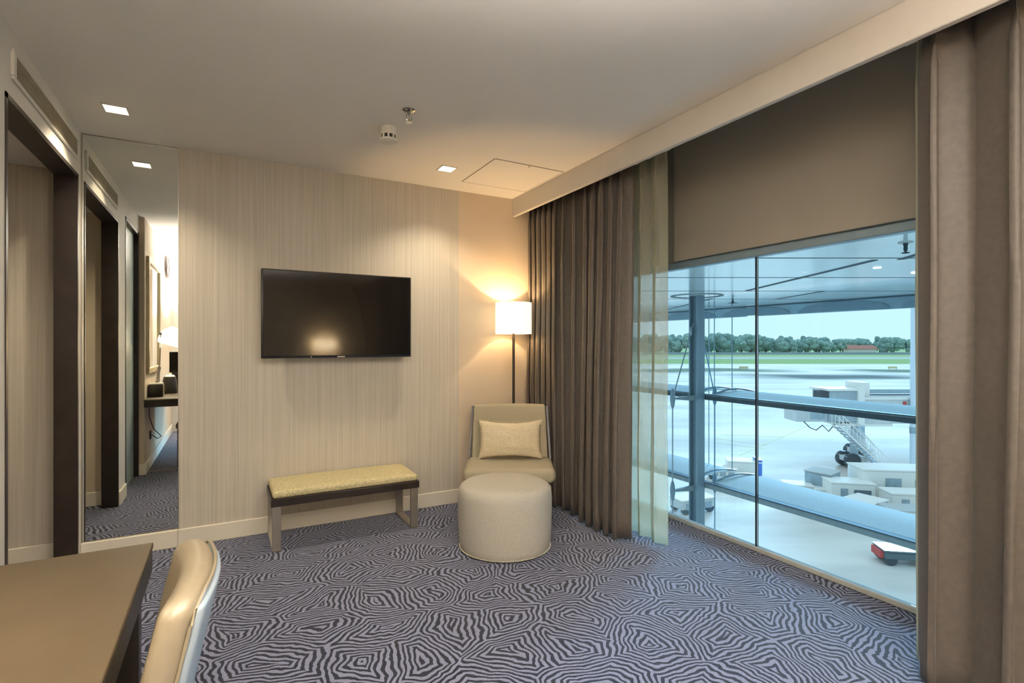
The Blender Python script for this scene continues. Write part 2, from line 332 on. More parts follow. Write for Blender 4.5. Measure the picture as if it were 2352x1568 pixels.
# ------------------------------------------------------------------ air grille
v = thing('air_vent', 'long slatted air conditioning grille high on the left wall', 'vent', (XL, 3.33, 2.43))
f = MB(); f.box(.0005, .012, -.53, .53, .047, .062, bev=.003, seg=1); f.box(.0005, .012, -.53, .53, -.062, -.047, bev=.003, seg=1); f.box(.0005, .012, -.53, -.50, -.047, .047); f.box(.0005, .012, .50, .53, -.047, .047)
f.build('frame', M['white'], v, smooth=0); MB().box(.0005, .002, -.5, .5, -.047, .047).build('backing', M['dark'], v, smooth=0)
s = MB()
for k in range(8):
    z = -.041+k*.0117; s.box(.002, .010, -.5, .5, z-.0028, z+.0028)
s.build('slats', M['grille'], v, smooth=0)
# ------------------------------------------------------------------ downlights
def spot(parent, loc, en, size=120, blend=.8, col=(1, .84, .61), rad=.03, rot=(0, 0, 0)):
    l = bpy.data.lights.new('downlight_lamp', 'SPOT'); l.energy = en; l.spot_size = R(size); l.spot_blend = blend; l.color = col; l.shadow_soft_size = rad
    o = bpy.data.objects.new('lamp_beam', l); COL.objects.link(o); o.location = loc; o.rotation_euler = rot; o.parent = parent; return o
def downlight(x, y, z, label, en, group=None):
    t = thing('ceiling_downlight', label, 'ceiling light', (x, y, z), 0, group)
    f = MB(); q = .050; w = .010
    f.box(-q-w, q+w, -q-w, -q, -.004, -.0005); f.box(-q-w, q+w, q, q+w, -.004, -.0005); f.box(-q-w, -q, -q, q, -.004, -.0005); f.box(q, q+w, -q, q, -.004, -.0005)
    f.build('frame', M['white'], t, smooth=0)
    MB().box(-q, q, -q, q, -.0022, -.0006).build('lens', M['lens'], t, smooth=0)
    spot(t, (0, 0, -.01), en); return t
DL = 70
downlight(-.519, 3.47, H, 'square ceiling downlight near the tall mirror and the air vent', DL*1.15)
downlight(1.39, 3.50, H, 'square ceiling downlight beside the ceiling hatch, close to the back wall', DL)
downlight(-1.55, 3.35, 2.35, 'square downlight added out of sight in the lower ceiling of the side passage', 24)  # unseen downlight added to brighten the passage
for (x, y, kk) in ((.55, 1.1, .3), (.8, -1.9, .7)):  # unseen downlights added to raise the room brightness
    downlight(x, y, H, 'added square ceiling downlight out of view, brightening the room over and behind the viewer', DL*kk, 'added downlights behind the viewer')
# ------------------------------------------------------------------ sprinkler and smoke detector
t = thing('ceiling_sprinkler', 'small chrome fire sprinkler hanging from the room ceiling', 'sprinkler', (.862, 2.72, H))
MB().lathe([(.001, -.0005), (.034, -.0005), (.036, -.004), (.024, -.012), (.012, -.014), (.001, -.014)], n=32, caps=False).build('escutcheon', M['chrome'], t)
b = MB().cyl((0, 0, -.012), (0, 0, -.034), .009, .008, 12)
b.tube([(-.012, 0, -.03), (-.015, 0, -.045), (-.008, 0, -.06), (0, 0, -.064), (.008, 0, -.06), (.015, 0, -.045), (.012, 0, -.03)], .0028, 6); b.build('frame_arms', M['chrome'], t)
MB().cyl((0, 0, -.034), (0, 0, -.060), .0035, n=8).build('glass_bulb', M['nickel'], t); MB().cyl((0, 0, -.064), (0, 0, -.067), .017, n=16).build('deflector', M['chrome'], t)
t = thing('smoke_detector', 'round white smoke detector with black slots on the ceiling', 'smoke detector', (.83, 3.0, H))
MB().lathe([(.045, -.0005), (.046, -.038), (.050, -.044), (.050, -.048)], n=40).build('base', M['plastic'], t)
MB().lathe([(.043, -.0475), (.043, -.071)], n=40).build('sensor_ring', M['dark'], t)
k = MB()
for i in range(10):
    a = 2*math.pi*i/10; k.box(.040, .050, -.005, .005, -.072, -.047, mtx=Matrix.Rotation(a, 4, 'Z'))
k.build('rib', M['plastic'], t); MB().lathe([(.050, -.0695), (.050, -.078), (.038, -.086), (.012, -.088), (.001, -.088)], n=40).build('cap', M['plastic'], t)
# ceiling hatch
t = thing('ceiling_hatch', 'flush square access hatch in the ceiling beside the pelmet', 'access hatch', (1.88, 3.43, H))
MB().box(-.278, .278, -.278, .278, -.003, -.0005).build('panel', M['ceiling'], t, smooth=0)
g = MB(); q = .278; w = .005
g.box(-q-w, q+w, -q-w, -q, -.0034, -.0005); g.box(-q-w, q+w, q, q+w, -.0034, -.0005); g.box(-q-w, -q, -q, q, -.0034, -.0005); g.box(q, q+w, -q, q, -.0034, -.0005); g.build('seam', M['seam'], t, smooth=0)
MB().cyl((0, -.262, -.0085), (0, -.262, -.003), .006, n=12).build('latch', M['nickel'], t)
# ------------------------------------------------------------------ television
t = thing('television', 'black flat screen television mounted on the wallpapered wall', 'television', (.718, 3.835, 1.505))
MB().box(-.514, .514, .0, .045, -.301, .301, bev=.004, seg=2).build('housing', M['tvbody'], t)
MB().box(-.503, .503, -.002, .001, -.283, .292).build('screen', M['tvscreen'], t, smooth=0)
MB().box(-.026, .026, -.003, .0, -.297, -.291, bev=.001, seg=1).build('logo_plate', M['nickel'], t, smooth=0)
MB().cyl((-.2, -.003, -.294), (-.2, 0, -.294), .004, n=10).build('standby_sensor', M['nickel'], t)
b = MB().box(-.22, .22, .045, .07, -.16, .16); b.box(-.12, .12, .07, .1249, -.2, .2); b.build('wall_bracket', M['tvbody'], t, smooth=0)
# ------------------------------------------------------------------ bench
t = thing('upholstered_bench', 'low bench with mottled gold seat pad and metal sled legs below the television', 'bench', (.722, 3.745, 0), R(.0))
def pad(co):  # crown the pad
    k = max(0, 1-(abs(co.x)/.475)**4)*max(0, 1-(abs(co.y)/.2)**4)
    return Vector((co.x, co.y, co.z+(.016*k if co.z > .36 else 0)))
p = MB().box(-.470, .470, -.195, .195, .332, .378, bev=.018, seg=4); bmesh.ops.subdivide_edges(p.bm, edges=[e for e in p.bm.edges if e.calc_length() > .2], cuts=14, use_grid_fill=True)
p.map(pad); p.build('seat_pad', M['benchfab'], t, smooth=60)
MB().box(-.478, .478, -.200, .200, .284, .333, bev=.003, seg=1).build('apron', M['darkapron'], t, smooth=0)
for sx in (-1, 1):
    for sy in (-1, 1): MB().box(sx*.445-.026, sx*.445+.026, sy*.178-.011, sy*.178+.011, .012, .285, bev=.002, seg=1).build('leg', M['nickel'], t, smooth=0)
    MB().box(sx*.445-.026, sx*.445+.026, -.189, .189, .0005, .013, bev=.002, seg=1).build('sled_rail', M['nickel'], t, smooth=0)
# ------------------------------------------------------------------ ottoman
t = thing('round_ottoman', 'round taupe fabric drum ottoman in front of the armchair', 'ottoman', (1.578, 2.965, 0))
MB().lathe([(.28, .004), (.288, .012), (.294, .05), (.300, .16), (.303, .28), (.302, .345), (.296, .375), (.283, .396), (.262, .408), (.22, .414), (.12, .417), (.004, .418)], n=96).build('upholstered_body', M['ottofab'], t, smooth=60)
s = MB()
for i in range(156):
    a = 2*math.pi*i/156; bmesh.ops.create_icosphere(s.bm, subdivisions=1, radius=.0042, matrix=Matrix.Translation((.2925*math.cos(a), .2925*math.sin(a), .016)))
s.build('nailhead_trim', mat('pale_nailheads', (.80, .76, .60), .4, metal=.3), t)
MB().lathe([(.27, .0003), (.27, .0045)], n=48).build('base_disc', M['dark'], t)
# ------------------------------------------------------------------ armchair
CH = (1.862, 3.425, 0); CR = -YAW
t = thing('slipper_armchair', 'armless tan upholstered armchair with dark wood back frame in the corner', 'armchair', CH, CR)
s = MB().box(-.33, .33, -.23, .215, .305, .418, bev=.045, seg=5); s.build('seat_cushion', M['chairfab'], t, smooth=60)
MB().box(-.30, .30, -.20, .21, .13, .30, bev=.02, seg=3).build('seat_base', M['chairfab'], t, smooth=60)
def backf(co):
    zz = (co.z-.30)/.52; bow = .045*(co.x/.3)**2
    return Vector((co.x*(1.0-.07*zz), co.y-bow+.085*zz, co.z))
b = MB().box(-.305, .305, .195, .27, .30, .818, bev=.022, seg=4); bmesh.ops.subdivide_edges(b.bm, edges=[e for e in b.bm.edges if e.calc_length() > .2], cuts=12, use_grid_fill=True)
b.map(backf); b.build('backrest', M['chairfab'], t, smooth=60)
for sx in (-1, 1):
    pts = [(sx*.312, .16, .13), (sx*.312, .255, .15), (sx*.312, .255, .35), (sx*.312, .262, .60), (sx*.311, .265, .80), (sx*.311, .225, .806), (sx*.311, .200, .60), (sx*.312, .165, .33)]
    q = MB().prism([(p[0]-sx*.0, p[1], p[2]) for p in pts], (sx*.016, 0, 0))
    q.map(lambda co: Vector((co.x*(1.0-.07*(co.z-.30)/.52), co.y-.045+.085*max(0, (co.z-.30)/.52), co.z)))
    q.build('side_frame', M['darkapron'], t, smooth=0)
for sx in (-1, 1):
    MB().cyl((sx*.26, -.16, .13), (sx*.27, -.18, .0005), .018, .012, 12).build('leg', M['darkapron'], t)
    MB().cyl((sx*.26, .16, .13), (sx*.275, .20, .0005), .018, .012, 12).build('leg', M['darkapron'], t)
# pillow resting on seat against back
def pillow_mesh(w, h, th):
    m = MB(); N = 22; rows = []
    for sgn in (1, -1):
        g = []
        for j in range(N+1):
            row = []
            for i in range(N+1):
                u = -1+2*i/N; vv = -1+2*j/N
                ed = (1-u*u)*(1-vv*vv)
                x = u*w/2*(1-.075*(1-abs(u)**0)*1-.065*(1-vv*vv)*abs(u)**3); z = vv*h/2*(1-.17*(1-u*u)*abs(vv)**3)*(1+.03*noise.noise(Vector((u*3, vv, 8))))
                y = sgn*th/2*(ed**.42)*(1+.12*noise.noise(Vector((u*2.3, vv*2.3, sgn))))
                y += sgn*(.006*noise.noise(Vector((u*6, vv*4, 3)))+.007*math.exp(-((u-vv*.5-.1)/.09)**2)*max(0, .4+vv)*-1)*min(1, ed*4)
                row.append(m.bm.verts.new((x, y, z)))
            g.append(row)
        rows.append(g)
        for j in range(N):
            for i in range(N): m.bm.faces.new((g[j][i], g[j][i+1], g[j+1][i+1], g[j+1][i]))
    bmesh.ops.remove_doubles(m.bm, verts=m.bm.verts, dist=.0006); return m
po = F*.0 + Vector(CH) + RT*.005 + F*.108
t = thing('throw_pillow', 'cream woven rectangular throw pillow leaning on the armchair back', 'pillow', (po.x, po.y, .565), CR)
pm = pillow_mesh(.49, .30, .125); pm.map(lambda c: Matrix.Rotation(R(-9), 4, 'X') @ c); pm.build('cover', M['pillow'], t, smooth=80)
for sz in (-1, 1):
    fr = MB(); N = 90
    for i in range(N):
        u = -1+2*i/(N-1); z = sz*.15*(1-.13*(1-u*u)); p0 = Matrix.Rotation(R(-9), 4, 'X') @ Vector((u*.245, 0, z)); p1 = p0+Vector((random.uniform(-.003, .003), random.uniform(-.003, .003), sz*.006))
        fr.cyl(p0, p1, .0012, .0008, 4)
    fr.build('fringe', M['pillow'], t)
# ------------------------------------------------------------------ floor lamp
def floor_lamp(loc, label, en):
    t = thing('floor_lamp', label, 'floor lamp', loc)
    MB().lathe([(.001, .0005), (.12, .0005), (.122, .006), (.12, .014), (.02, .022), (.001, .022)], n=40, caps=False).build('base', M['darkapron'], t)
    MB().cyl((0, 0, .02), (0, 0, 1.42), .011, n=16).build('pole', M['darkapron'], t)
    s = MB(); r = .150
    s.lathe([(r, 1.385), (r, 1.642), (r-.003, 1.642), (r-.003, 1.385), (r, 1.385)], n=64, caps=False); s.build('shade', M['shade'], t, smooth=60)
    w = MB()
    for a in (0, 2.094, 4.189): w.cyl((0, 0, 1.41), ((r-.003)*math.cos(a), (r-.003)*math.sin(a), 1.40), .0018, n=6)
    w.build('shade_spider', M['nickel'], t)
    bmb = MB(); bmesh.ops.create_icosphere(bmb.bm, subdivisions=3, radius=.028, matrix=Matrix.Translation((0, 0, 1.49))); bmb.cyl((0, 0, 1.42), (0, 0, 1.47), .014, n=12); bmb.build('bulb', M['bulb'], t)
    l = bpy.data.lights.new('floor_lamp_light', 'POINT'); l.energy = en; l.color = (1, .66, .34); l.shadow_soft_size = .012
    o = bpy.data.objects.new('lamp_light', l); COL.objects.link(o); o.location = (0, 0, 1.525); o.parent = t
    return t
floor_lamp((2.090, 3.775, 0), 'floor lamp with lit white drum shade behind the armchair', 26)
t = thing('wall_lamp', 'wide lit shaded wall lamp on the rear wall, mirrored as a glow in the television', 'wall lamp', (1.63, YR, 1.285))
MB().box(-.18, -.172, .03, .18, -.10, .10).box(.172, .18, .03, .18, -.10, .10).box(-.18, .18, .172, .18, -.10, .10).box(-.18, .18, .03, .038, -.10, .10).build('shade', mat('bright_wall_shade', (.9, .8, .6), .9, emit=(1, .78, .48), estr=50), t, smooth=0)
MB().box(-.06, .06, .0005, .032, -.06, .06).build('back_plate', M['nickel'], t, smooth=0)
l = bpy.data.lights.new('wall_lamp_light', 'POINT'); l.energy = 14; l.color = (1, .72, .42); l.shadow_soft_size = .03
o = bpy.data.objects.new('lamp_light', l); COL.objects.link(o); o.location = (0, .105, .03); o.parent = t
# bowl uplighter added unseen behind the viewer to brighten the ceiling
t = thing('added_uplighter', 'added bowl uplighter behind the viewer, unseen fill light for the ceiling', 'floor lamp', (.2, -.5, 0))
MB().lathe([(.001, .0005), (.14, .0005), (.14, .015), (.02, .022), (.001, .022)], n=32, caps=False).build('base', M['darkapron'], t)
MB().cyl((0, 0, .02), (0, 0, 1.07), .012, n=12).build('pole', M['darkapron'], t)
MB().lathe([(.02, 1.07), (.12, 1.11), (.19, 1.19), (.186, 1.19), (.116, 1.115), (.02, 1.08)], n=40, caps=False).build('bowl', M['nickel'], t)
spot(t, (0, 0, 1.18), 2300, 128, .9, (1, .945, .90), .08, (math.pi, 0, 0))
# ------------------------------------------------------------------ curtains
def curtain(name, m, label, cat, y0, y1, xc, amp, nf, z0, z1, seed, kids=None, flare=0, path=None, thick=.003, group=None, nz=26, sharp=1.0):
    rnd = random.Random(seed); n = nf*16
    ws = [rnd.uniform(.6, 1.45) for _ in range(nf)]; S = sum(ws); cum = [0]
    for w_ in ws: cum.append(cum[-1]+w_/S)
    am = [rnd.uniform(.55, 1.15) for _ in range(nf+1)]; sk = [rnd.uniform(-.25, .25) for _ in range(nf)]
    m_ = MB(); rows = []
    for j in range(nz+1):
        tz = j/nz; z = z0+(z1-z0)*tz; row = []
        for i in range(n+1):
            s = i/n; k = min(nf-1, next((q for q in range(nf) if cum[q+1] >= s-1e-9), nf-1)); f = (s-cum[k])/(cum[k+1]-cum[k])
            a = am[k]*(1-f)+am[k+1]*f
            dr = .9*noise.noise(Vector((k*1.7, tz*1.1, seed)))
            ph = 2*math.pi*(f+sk[k]*math.sin(math.pi*f)*.5+.10*dr*math.sin(math.pi*f))
            wv = math.cos(ph); wv = math.copysign(abs(wv)**sharp, wv)
            top = max(0, (tz-.93)/.07)
            A = amp*a*(1-.45*top)*(.85+.3*(1-tz))
            yy = y0+(y1-y0)*s + .60*amp*math.sin(2*ph)*a*(1-top) + .03*noise.noise(Vector((s*4, tz*1.5, seed+9)))*(1-tz)
            xx = (path(yy, z) if path else xc) + A*wv + .012*noise.noise(Vector((s*11, tz*3.5, seed+3)))
            if top > 0: xx += .006*math.cos(3*ph)
            sag = 0
            if j == 0: sag = .006*math.sin(i*.7)
            row.append(m_.bm.verts.new((xx, yy, z+sag*0)))
        rows.append(row)
    for a_, b_ in zip(rows, rows[1:]):
        for i in range(n): m_.bm.faces.new((a_[i], a_[i+1], b_[i+1], b_[i]))
    ed = rows
    o = m_.build('panel' if kids else name, m, None, smooth=80)
    md = o.modifiers.new('thickness', 'SOLIDIFY'); md.thickness = thick
    return o
# left drape
t = thing('window_curtain', 'gathered taupe curtain bunched at the left end of the window behind the armchair', 'curtain', (0, 0, 0))
def pathL(y, z):
    k = min(1, max(0, (3.25-y)/.35)); return 2.335-.035*k*(1-z/2.4)
o = curtain('c', M['curtain'], None, None, 3.92, 2.65, 2.33, .058, 13, .012, 2.53, 4, True, path=pathL, sharp=1.0); o.parent = t; o.name = 'curtain_cloth'
MB().box(2.31, 2.335, 2.55, 3.95, 2.531, 2.55).build('heading_rail', M['white'], t, smooth=0)
t = thing('window_curtain', 'taupe curtain hanging at the right edge of the view beside the window', 'curtain', (0, 0, 0))
o = curtain('c', M['curtain'], None, None, 1.00, -1.1, 2.33, .075, 10, .012, 2.53, 21, True, sharp=1.0); o.parent = t; o.name = 'curtain_cloth'
MB().box(2.31, 2.335, -1.15, 1.05, 2.531, 2.55).build('heading_rail', M['white'], t, smooth=0)
t = thing('sheer_curtain', 'thin translucent cream sheer beside the left curtain', 'sheer curtain', (0, 0, 0))
o = curtain('c', M['sheer'], None, None, 3.25, 2.435, 2.455, .038, 6, .012, 2.53, 11, True, thick=.0006); o.parent = t; o.name = 'sheer_cloth'
MB().box(2.445, 2.465, 2.40, 3.4, 2.531, 2.55).build('heading_rail', M['white'], t, smooth=0)
t = thing('sheer_curtain', 'thin translucent cream sheer peeping out behind the right curtain', 'sheer curtain', (0, 0, 0))
o = curtain('c', M['sheer'], None, None, 1.065, .3, 2.455, .025, 7, .012, 2.53, 12, True, thick=.0006); o.parent = t; o.name = 'sheer_cloth'
MB().box(2.445, 2.465, .25, 1.1, 2.531, 2.55).build('heading_rail', M['white'], t, smooth=0)
# ------------------------------------------------------------------ desk
t = thing('writing_desk', 'long dark brown desk along the left wall in the foreground', 'desk', (-.443, .70, 0))
MB().box(-.267, .267, -1.03, 1.03, .740, .755, bev=.002, seg=1).build('desk_top', M['desktop'], t, smooth=0)
MB().box(-.262, .265, -1.025, 1.028, .678, .7405).build('apron', M['darkapron'], t, smooth=0)
for (x, y) in ((.243, .80), (.243, -.95)): MB().box(x-.022, x+.022, y-.022, y+.022, .0005, .679, bev=.002, seg=1).build('leg', M['darkapron'], t, smooth=0)
# desk chair
t = thing('desk_chair', 'cream leather desk chair drawn up to the dark desk', 'chair', (-.165, 1.262, 0))
def cb(co):   # recline, wrap
    z = co.z-.46; x = co.x+.22*z-.028*(co.y/.19)**2
    return Vector((x, co.y, co.z))
b = MB().box(-.0, .062, -.193, .193, .46, .855, bev=.029, seg=5); bmesh.ops.subdivide_edges(b.bm, edges=[e for e in b.bm.edges if e.calc_length() > .15], cuts=12, use_grid_fill=True)
def topround(co):
    zz = max(0, (co.z-.70)/.152); y = co.y*(1-.05*zz*zz); return cb(Vector((co.x, y, co.z-.014*(abs(co.y)/.2)**3*zz)))
b.map(topround); b.build('backrest', M['leather'], t, smooth=60)
b = MB().box(.056, .074, -.180, .180, .44, .838, bev=.009, seg=3); bmesh.ops.subdivide_edges(b.bm, edges=[e for e in b.bm.edges if e.calc_length() > .15], cuts=12, use_grid_fill=True)
b.map(topround); b.build('back_shell', M['shell'], t, smooth=60)
pp = [(-.186, .5), (-.186, .81), (-.176, .832), (-.156, .844)] + [(y*.01, .848) for y in range(-14, 15, 2)] + [(.156, .844), (.176, .832), (.186, .81), (.186, .5)]
MB().tube([topround(Vector((.060, y, z))) for (y, z) in pp], .0035, 8).build('piping', M['leather'], t)
MB().box(-.30, .02, -.21, .21, .40, .475, bev=.03, seg=4).build('seat', M['leather'], t, smooth=60)
for sy in (-1, 1):
    MB().box(-.285, -.25, sy*.185-.017, sy*.185+.017, .0005, .405, bev=.003, seg=1).build('leg', M['darkapron'], t, smooth=0)
    MB().box(.0, .035, sy*.185-.017, sy*.185+.017, .0005, .47, bev=.003, seg=1).build('leg', M['darkapron'], t, smooth=0)
MB().box(-.28, .03, -.19, .19, .375, .405).build('seat_frame', M['darkapron'], t, smooth=0)
# desk lamp
t = thing('desk_lamp', 'chrome arm desk lamp with bright white shade on the desk, seen in the mirror', 'desk lamp', (-.635, 1.22, .7552))
MB().lathe([(.001, 0), (.075, 0), (.075, .010), (.07, .013), (.001, .013)], n=36, caps=False).build('base', M['chrome'], t)
a = MB().cyl((0, 0, .01), (.02, 0, .66), .006, n=10); a.cyl((.012, 0, .30), (-.035, -.01, .05), .011, .013, 10); a.cyl((.012, 0, .32), (-.02, -.01, .26), .005, n=8); a.build('arm', M['chrome'], t)
MB().cyl((.02, -.02, .655), (.02, .02, .655), .014, n=12).build('joint', M['chrome'], t)
sh = MB().lathe([(.045, .085), (.112, .01), (.120, -.08), (.108, -.115), (.105, -.113), (.117, -.08), (.109, .008), (.042, .082), (.045, .085)], n=40, caps=False); sh.map(lambda c: Vector((.125, -.07, .645)) + Matrix.Rotation(R(18), 4, 'Y') @ c); sh.build('shade', M['hotshade'], t, smooth=60)
l = bpy.data.lights.new('desk_lamp_light', 'POINT'); l.energy = 12; l.color = (1, .80, .52); l.shadow_soft_size = .03
o = bpy.data.objects.new('lamp_light', l); COL.objects.link(o); o.location = (.125, -.07, .62); o.parent = t
tag(MB().tube([(-.69, 1.5, .67), (-.69, 1.46, .55), (-.66, 1.40, .42), (-.60, 1.33, .33), (-.64, 1.28, .30), (-.695, 1.2, .33)], .004, 8).build('power_cable', M['dark']), 'dark power cable looping down the wall under the desk', 'cable')
tag(MB().box(XL2+.0005, XL2+.012, 1.15, 1.24, .29, .38, bev=.003, seg=1).build('wall_socket', M['blackbox'], smooth=0), 'black wall socket under the desk', 'socket')
t = thing('tray_box', 'black leatherette box on the desk beside the lamp base', 'box', (-.66, 1.385, .7552))
MB().box(-.045, .085, -.05, .05, 0, .125, bev=.004, seg=2).build('body', M['blackbox'], t); MB().box(-.04, .08, -.045, .045, .125, .14, bev=.002, seg=1).build('lid', M['plastic'], t)
t = thing('electric_kettle', 'small black kettle with a white lid knob on the desk', 'kettle', (-.55, 1.02, .7552))
MB().lathe([(.075, 0), (.078, .02), (.065, .15), (.055, .185)], n=32).build('body', M['blackbox'], t, smooth=60); MB().lathe([(.052, .185), (.04, .20), (.018, .205), (.018, .225)], n=24).build('lid', M['plastic'], t)
MB().tube([(0, -.062, .16), (0, -.105, .16), (0, -.115, .10), (0, -.072, .04)], .009, 8).build('handle', M['blackbox'], t)
t = thing('desk_monitor', 'tall black panel standing on the desk, at the mirror edge', 'screen', (-.48, .75, .7552))
MB().box(-.095, .15, -.02, .02, .02, .455, bev=.004, seg=1).build('screen', M['tvscreen'], t, smooth=0); MB().box(-.06, .12, -.07, .07, 0, .02).build('stand', M['blackbox'], t, smooth=0)
t = thing('framed_mirror', 'tall champagne framed mirror hanging over the desk', 'mirror', (XL2, 1.01, 1.595))
fr = MB()
fr.box(.0005, .03, -.52, .52, .54, .60, bev=.005, seg=1); fr.box(.0005, .03, -.52, .52, -.60, -.54, bev=.005, seg=1); fr.box(.0005, .03, -.52, -.46, -.54, .54); fr.box(.0005, .03, .46, .52, -.54, .54)
fr.build('frame', M['gold'], t, smooth=0); MB().box(.0005, .014, -.46, .46, -.54, .54).build('mirror_glass', M['mirror'], t, smooth=0)
t = thing('wall_clock', 'round dark rimmed wall clock high above the desk', 'clock', (XL2, -.41, 2.33))
ck = MB().lathe([(.155, .0005), (.155, .03), (.135, .034), (.135, .02)], n=40); ck.map(lambda c: Vector((c.z, c.x, c.y))); ck.build('rim', M['dwood'], t)
ck = MB().lathe([(.134, .02), (.134, .023)], n=40); ck.map(lambda c: Vector((c.z, c.x, c.y))); ck.build('face', M['cream'], t)
hd = MB().box(.0231, .026, -.004, .004, -.01, .09); hd.box(.0231, .026, -.06, .01, -.004, .004); hd.build('hands', M['dark'], t, smooth=0)

# ================================================================== OUTSIDE
struct(MB().poly([tuple(field(-600, -40)), tuple(field(1600, -40)), tuple(field(2600, 2500)), tuple(field(-1200, 2500))]).build('airfield_ground', M['ground'], smooth=0), 'pale concrete apron with grass verges beyond')
# canopy
CZ = 2.26; XE = 11.6
cn = struct(MB().box(XW+.12, XE, -6, 22, CZ, CZ+.12).build('terminal_canopy', M['soffit'], smooth=0), 'blue grey metal canopy ceiling outside the window')
def clipline(p, q):   # keep a strip inside the soffit
    return p, q
def strip_on_soffit(l0, d0, l1, d1, w, name, m, zoff=.004):
    p = field(l0, d0, CZ); q = field(l1, d1, CZ); t_ = (q-p).normalized(); n_ = Vector((-t_.y, t_.x, 0))*w/2
    s_ = MB().prism([p-n_, q-n_, q+n_, p+n_], (0, 0, -zoff)); return s_.build(name, m, cn, smooth=0)
for dep in (5.8, 7.5, 9.4, 11.1, 13.2):
    l0 = (XW+.2-dep*F.x)/RT.x; l1 = (XE-.05-dep*F.x)/RT.x
    strip_on_soffit(l0, dep, l1, dep, .02, 'panel_joint', M['slot'])
def lu(u, dep): return (u-1176)*dep/1194
for (u0, d0, u1, d1, w) in ((1715, 9.35, 2010, 5.93, .07), (1530, 14.5, 1635, 11.0, .07), (1785, 11.05, 1890, 9.45, .07), (2068, 5.9, 2200, 4.9, .07)):
    a = lu(u0, d0); b_ = lu(u1, d1); strip_on_soffit(a, d0, b_, d1, w, 'light_slot', M['slot'], .006)
fa = MB(); fa.box(XE, XE+.08, -6, 8.40, 2.0, CZ+.12); fa.box(XE, XE+.08, 8.75, 22, 2.0, CZ+.12); fa.build('fascia', M['fascia'], cn, smooth=0)
fa = MB().box(XE-.02, XE+.10, -6, 22, CZ-.03, CZ+.02); fa.build('fascia_rail', M['slot'], cn, smooth=0)
br = MB()
for k in range(12):
    y = -5+k*2.1; pts = [(XE-.01, y+1.9*math.cos(a_)*.5+.9, 1.965+.20*math.sin(a_)) for a_ in [math.pi*i/12 for i in range(13)]]
    br.prism(pts, (.012, 0, 0))
br.map(lambda c: Vector((c.x-.012, c.y, c.z+.055))); br.build('arched_bracket', M['steel'], cn, smooth=0)
# ring collar round column, downlights, CCTV
PC = Vector((8.2, 7.29, 0))
rg = MB().lathe([(.50, -.012), (.50, -.0005), (.44, -.0005), (.44, -.012), (.50, -.012)], c=(PC.x, PC.y, CZ), n=64, caps=False)
rg.build('column_collar', M['transom'], cn)
for (u, dep, r) in ((2015, 6.53, .045), (2116, 6.93, .11)):
    p = field(lu(u, dep), dep, CZ); MB().lathe([(r, -.008), (r, -.0005)], c=p, n=32).build('downlight', mat('canopy_downlight', (1, 1, 1), .5, emit=(1, .97, .9), estr=2.5), cn)
p = field(lu(2080, 4.9), 4.9, CZ)
t = thing('canopy_fitting', 'small dark sprinkler hanging from the canopy at the right of the window', 'sprinkler', p)
MB().lathe([(.06, -.008), (.06, -.0005)], n=32).build('plate', M['shelf'], t)
q = MB().cyl((0, 0, -.008), (0, 0, -.05), .022, .014, 16); q.cyl((0, 0, -.05), (0, 0, -.085), .018, .014, 16); q.cyl((0, 0, -.085), (0, 0, -.10), .008, n=8); q.build('body', M['steeldark'], t)
MB().tube([(.03*math.cos(a_), .03*math.sin(a_), -.10) for a_ in [2*math.pi*i/16 for i in range(16)]], .004, 6, closed=True).build('guard_ring', M['steeldark'], t)
p = field(lu(1683, 11.0), 11.0, CZ)
t = thing('canopy_fitting', 'small spidery sprinkler hanging from the canopy near the steel column', 'sprinkler', p)
q = MB().cyl((0, 0, -.0005), (0, 0, -.11), .015, n=10); q.cyl((0, 0, -.05), (0, 0, -.09), .035, .02, 10); q.build('body', M['steeldark'], t)
q = MB()
for i in range(6): q.cyl((0, 0, -.08), (.09*math.cos(i*1.047), .09*math.sin(i*1.047), -.095), .005, n=5)
q.build('deflector', M['steeldark'], t)
# steel column with cable truss
t = thing('steel_column', 'tall blue grey steel column with cable truss outside the window', 'column', (PC.x, PC.y, GZ), 0)
hgt = CZ-GZ
b = MB().box(-.10, .10, -.11, -.085, 0, hgt-.002); b.box(-.10, .10, .085, .11, 0, hgt-.002); b.box(-.012, .012, -.085, .085, 0, hgt-.002); b.box(.07, .10, -.085, .085, 0, hgt-.002); b.build('shaft', M['steel'], t, smooth=0)
for s_, off, thick_ in ((-1, -.66, .012), (1, .52, .012)):
    zs = [1.72-GZ, .25-GZ, -1.53-GZ, -3.4-GZ, -5.3-GZ]
    q = MB().cyl((s_*.09, 0, zs[0]), (off, 0, zs[1]), thick_, n=8)
    for a_, c_ in zip(zs[1:], zs[2:]): q.cyl((off, 0, a_), (off, 0, c_), thick_, n=8)
    q.build('tie_rod', M['cable'], t)
    for z in zs[1:4]:
        MB().lathe([(.012, -.20), (.035, -.14), (.048, -.04), (.048, .04), (.035, .14), (.012, .20)], c=(off, 0, z), n=16).build('rod_node', M['steel'], t)
        MB().prism([(s_*.09, -.03, z-.07), (off-s_*.02, -.02, z-.015), (off-s_*.02, -.02, z+.015), (s_*.09, -.03, z+.04)], (0, .05, 0)).build('strut', M['transom'], t, smooth=0)
    MB().lathe([(.012, -.09), (.03, -.05), (.03, .05), (.012, .09)], c=(s_*.16, 0, 1.55-GZ), n=12).build('turnbuckle', M['cable'], t)
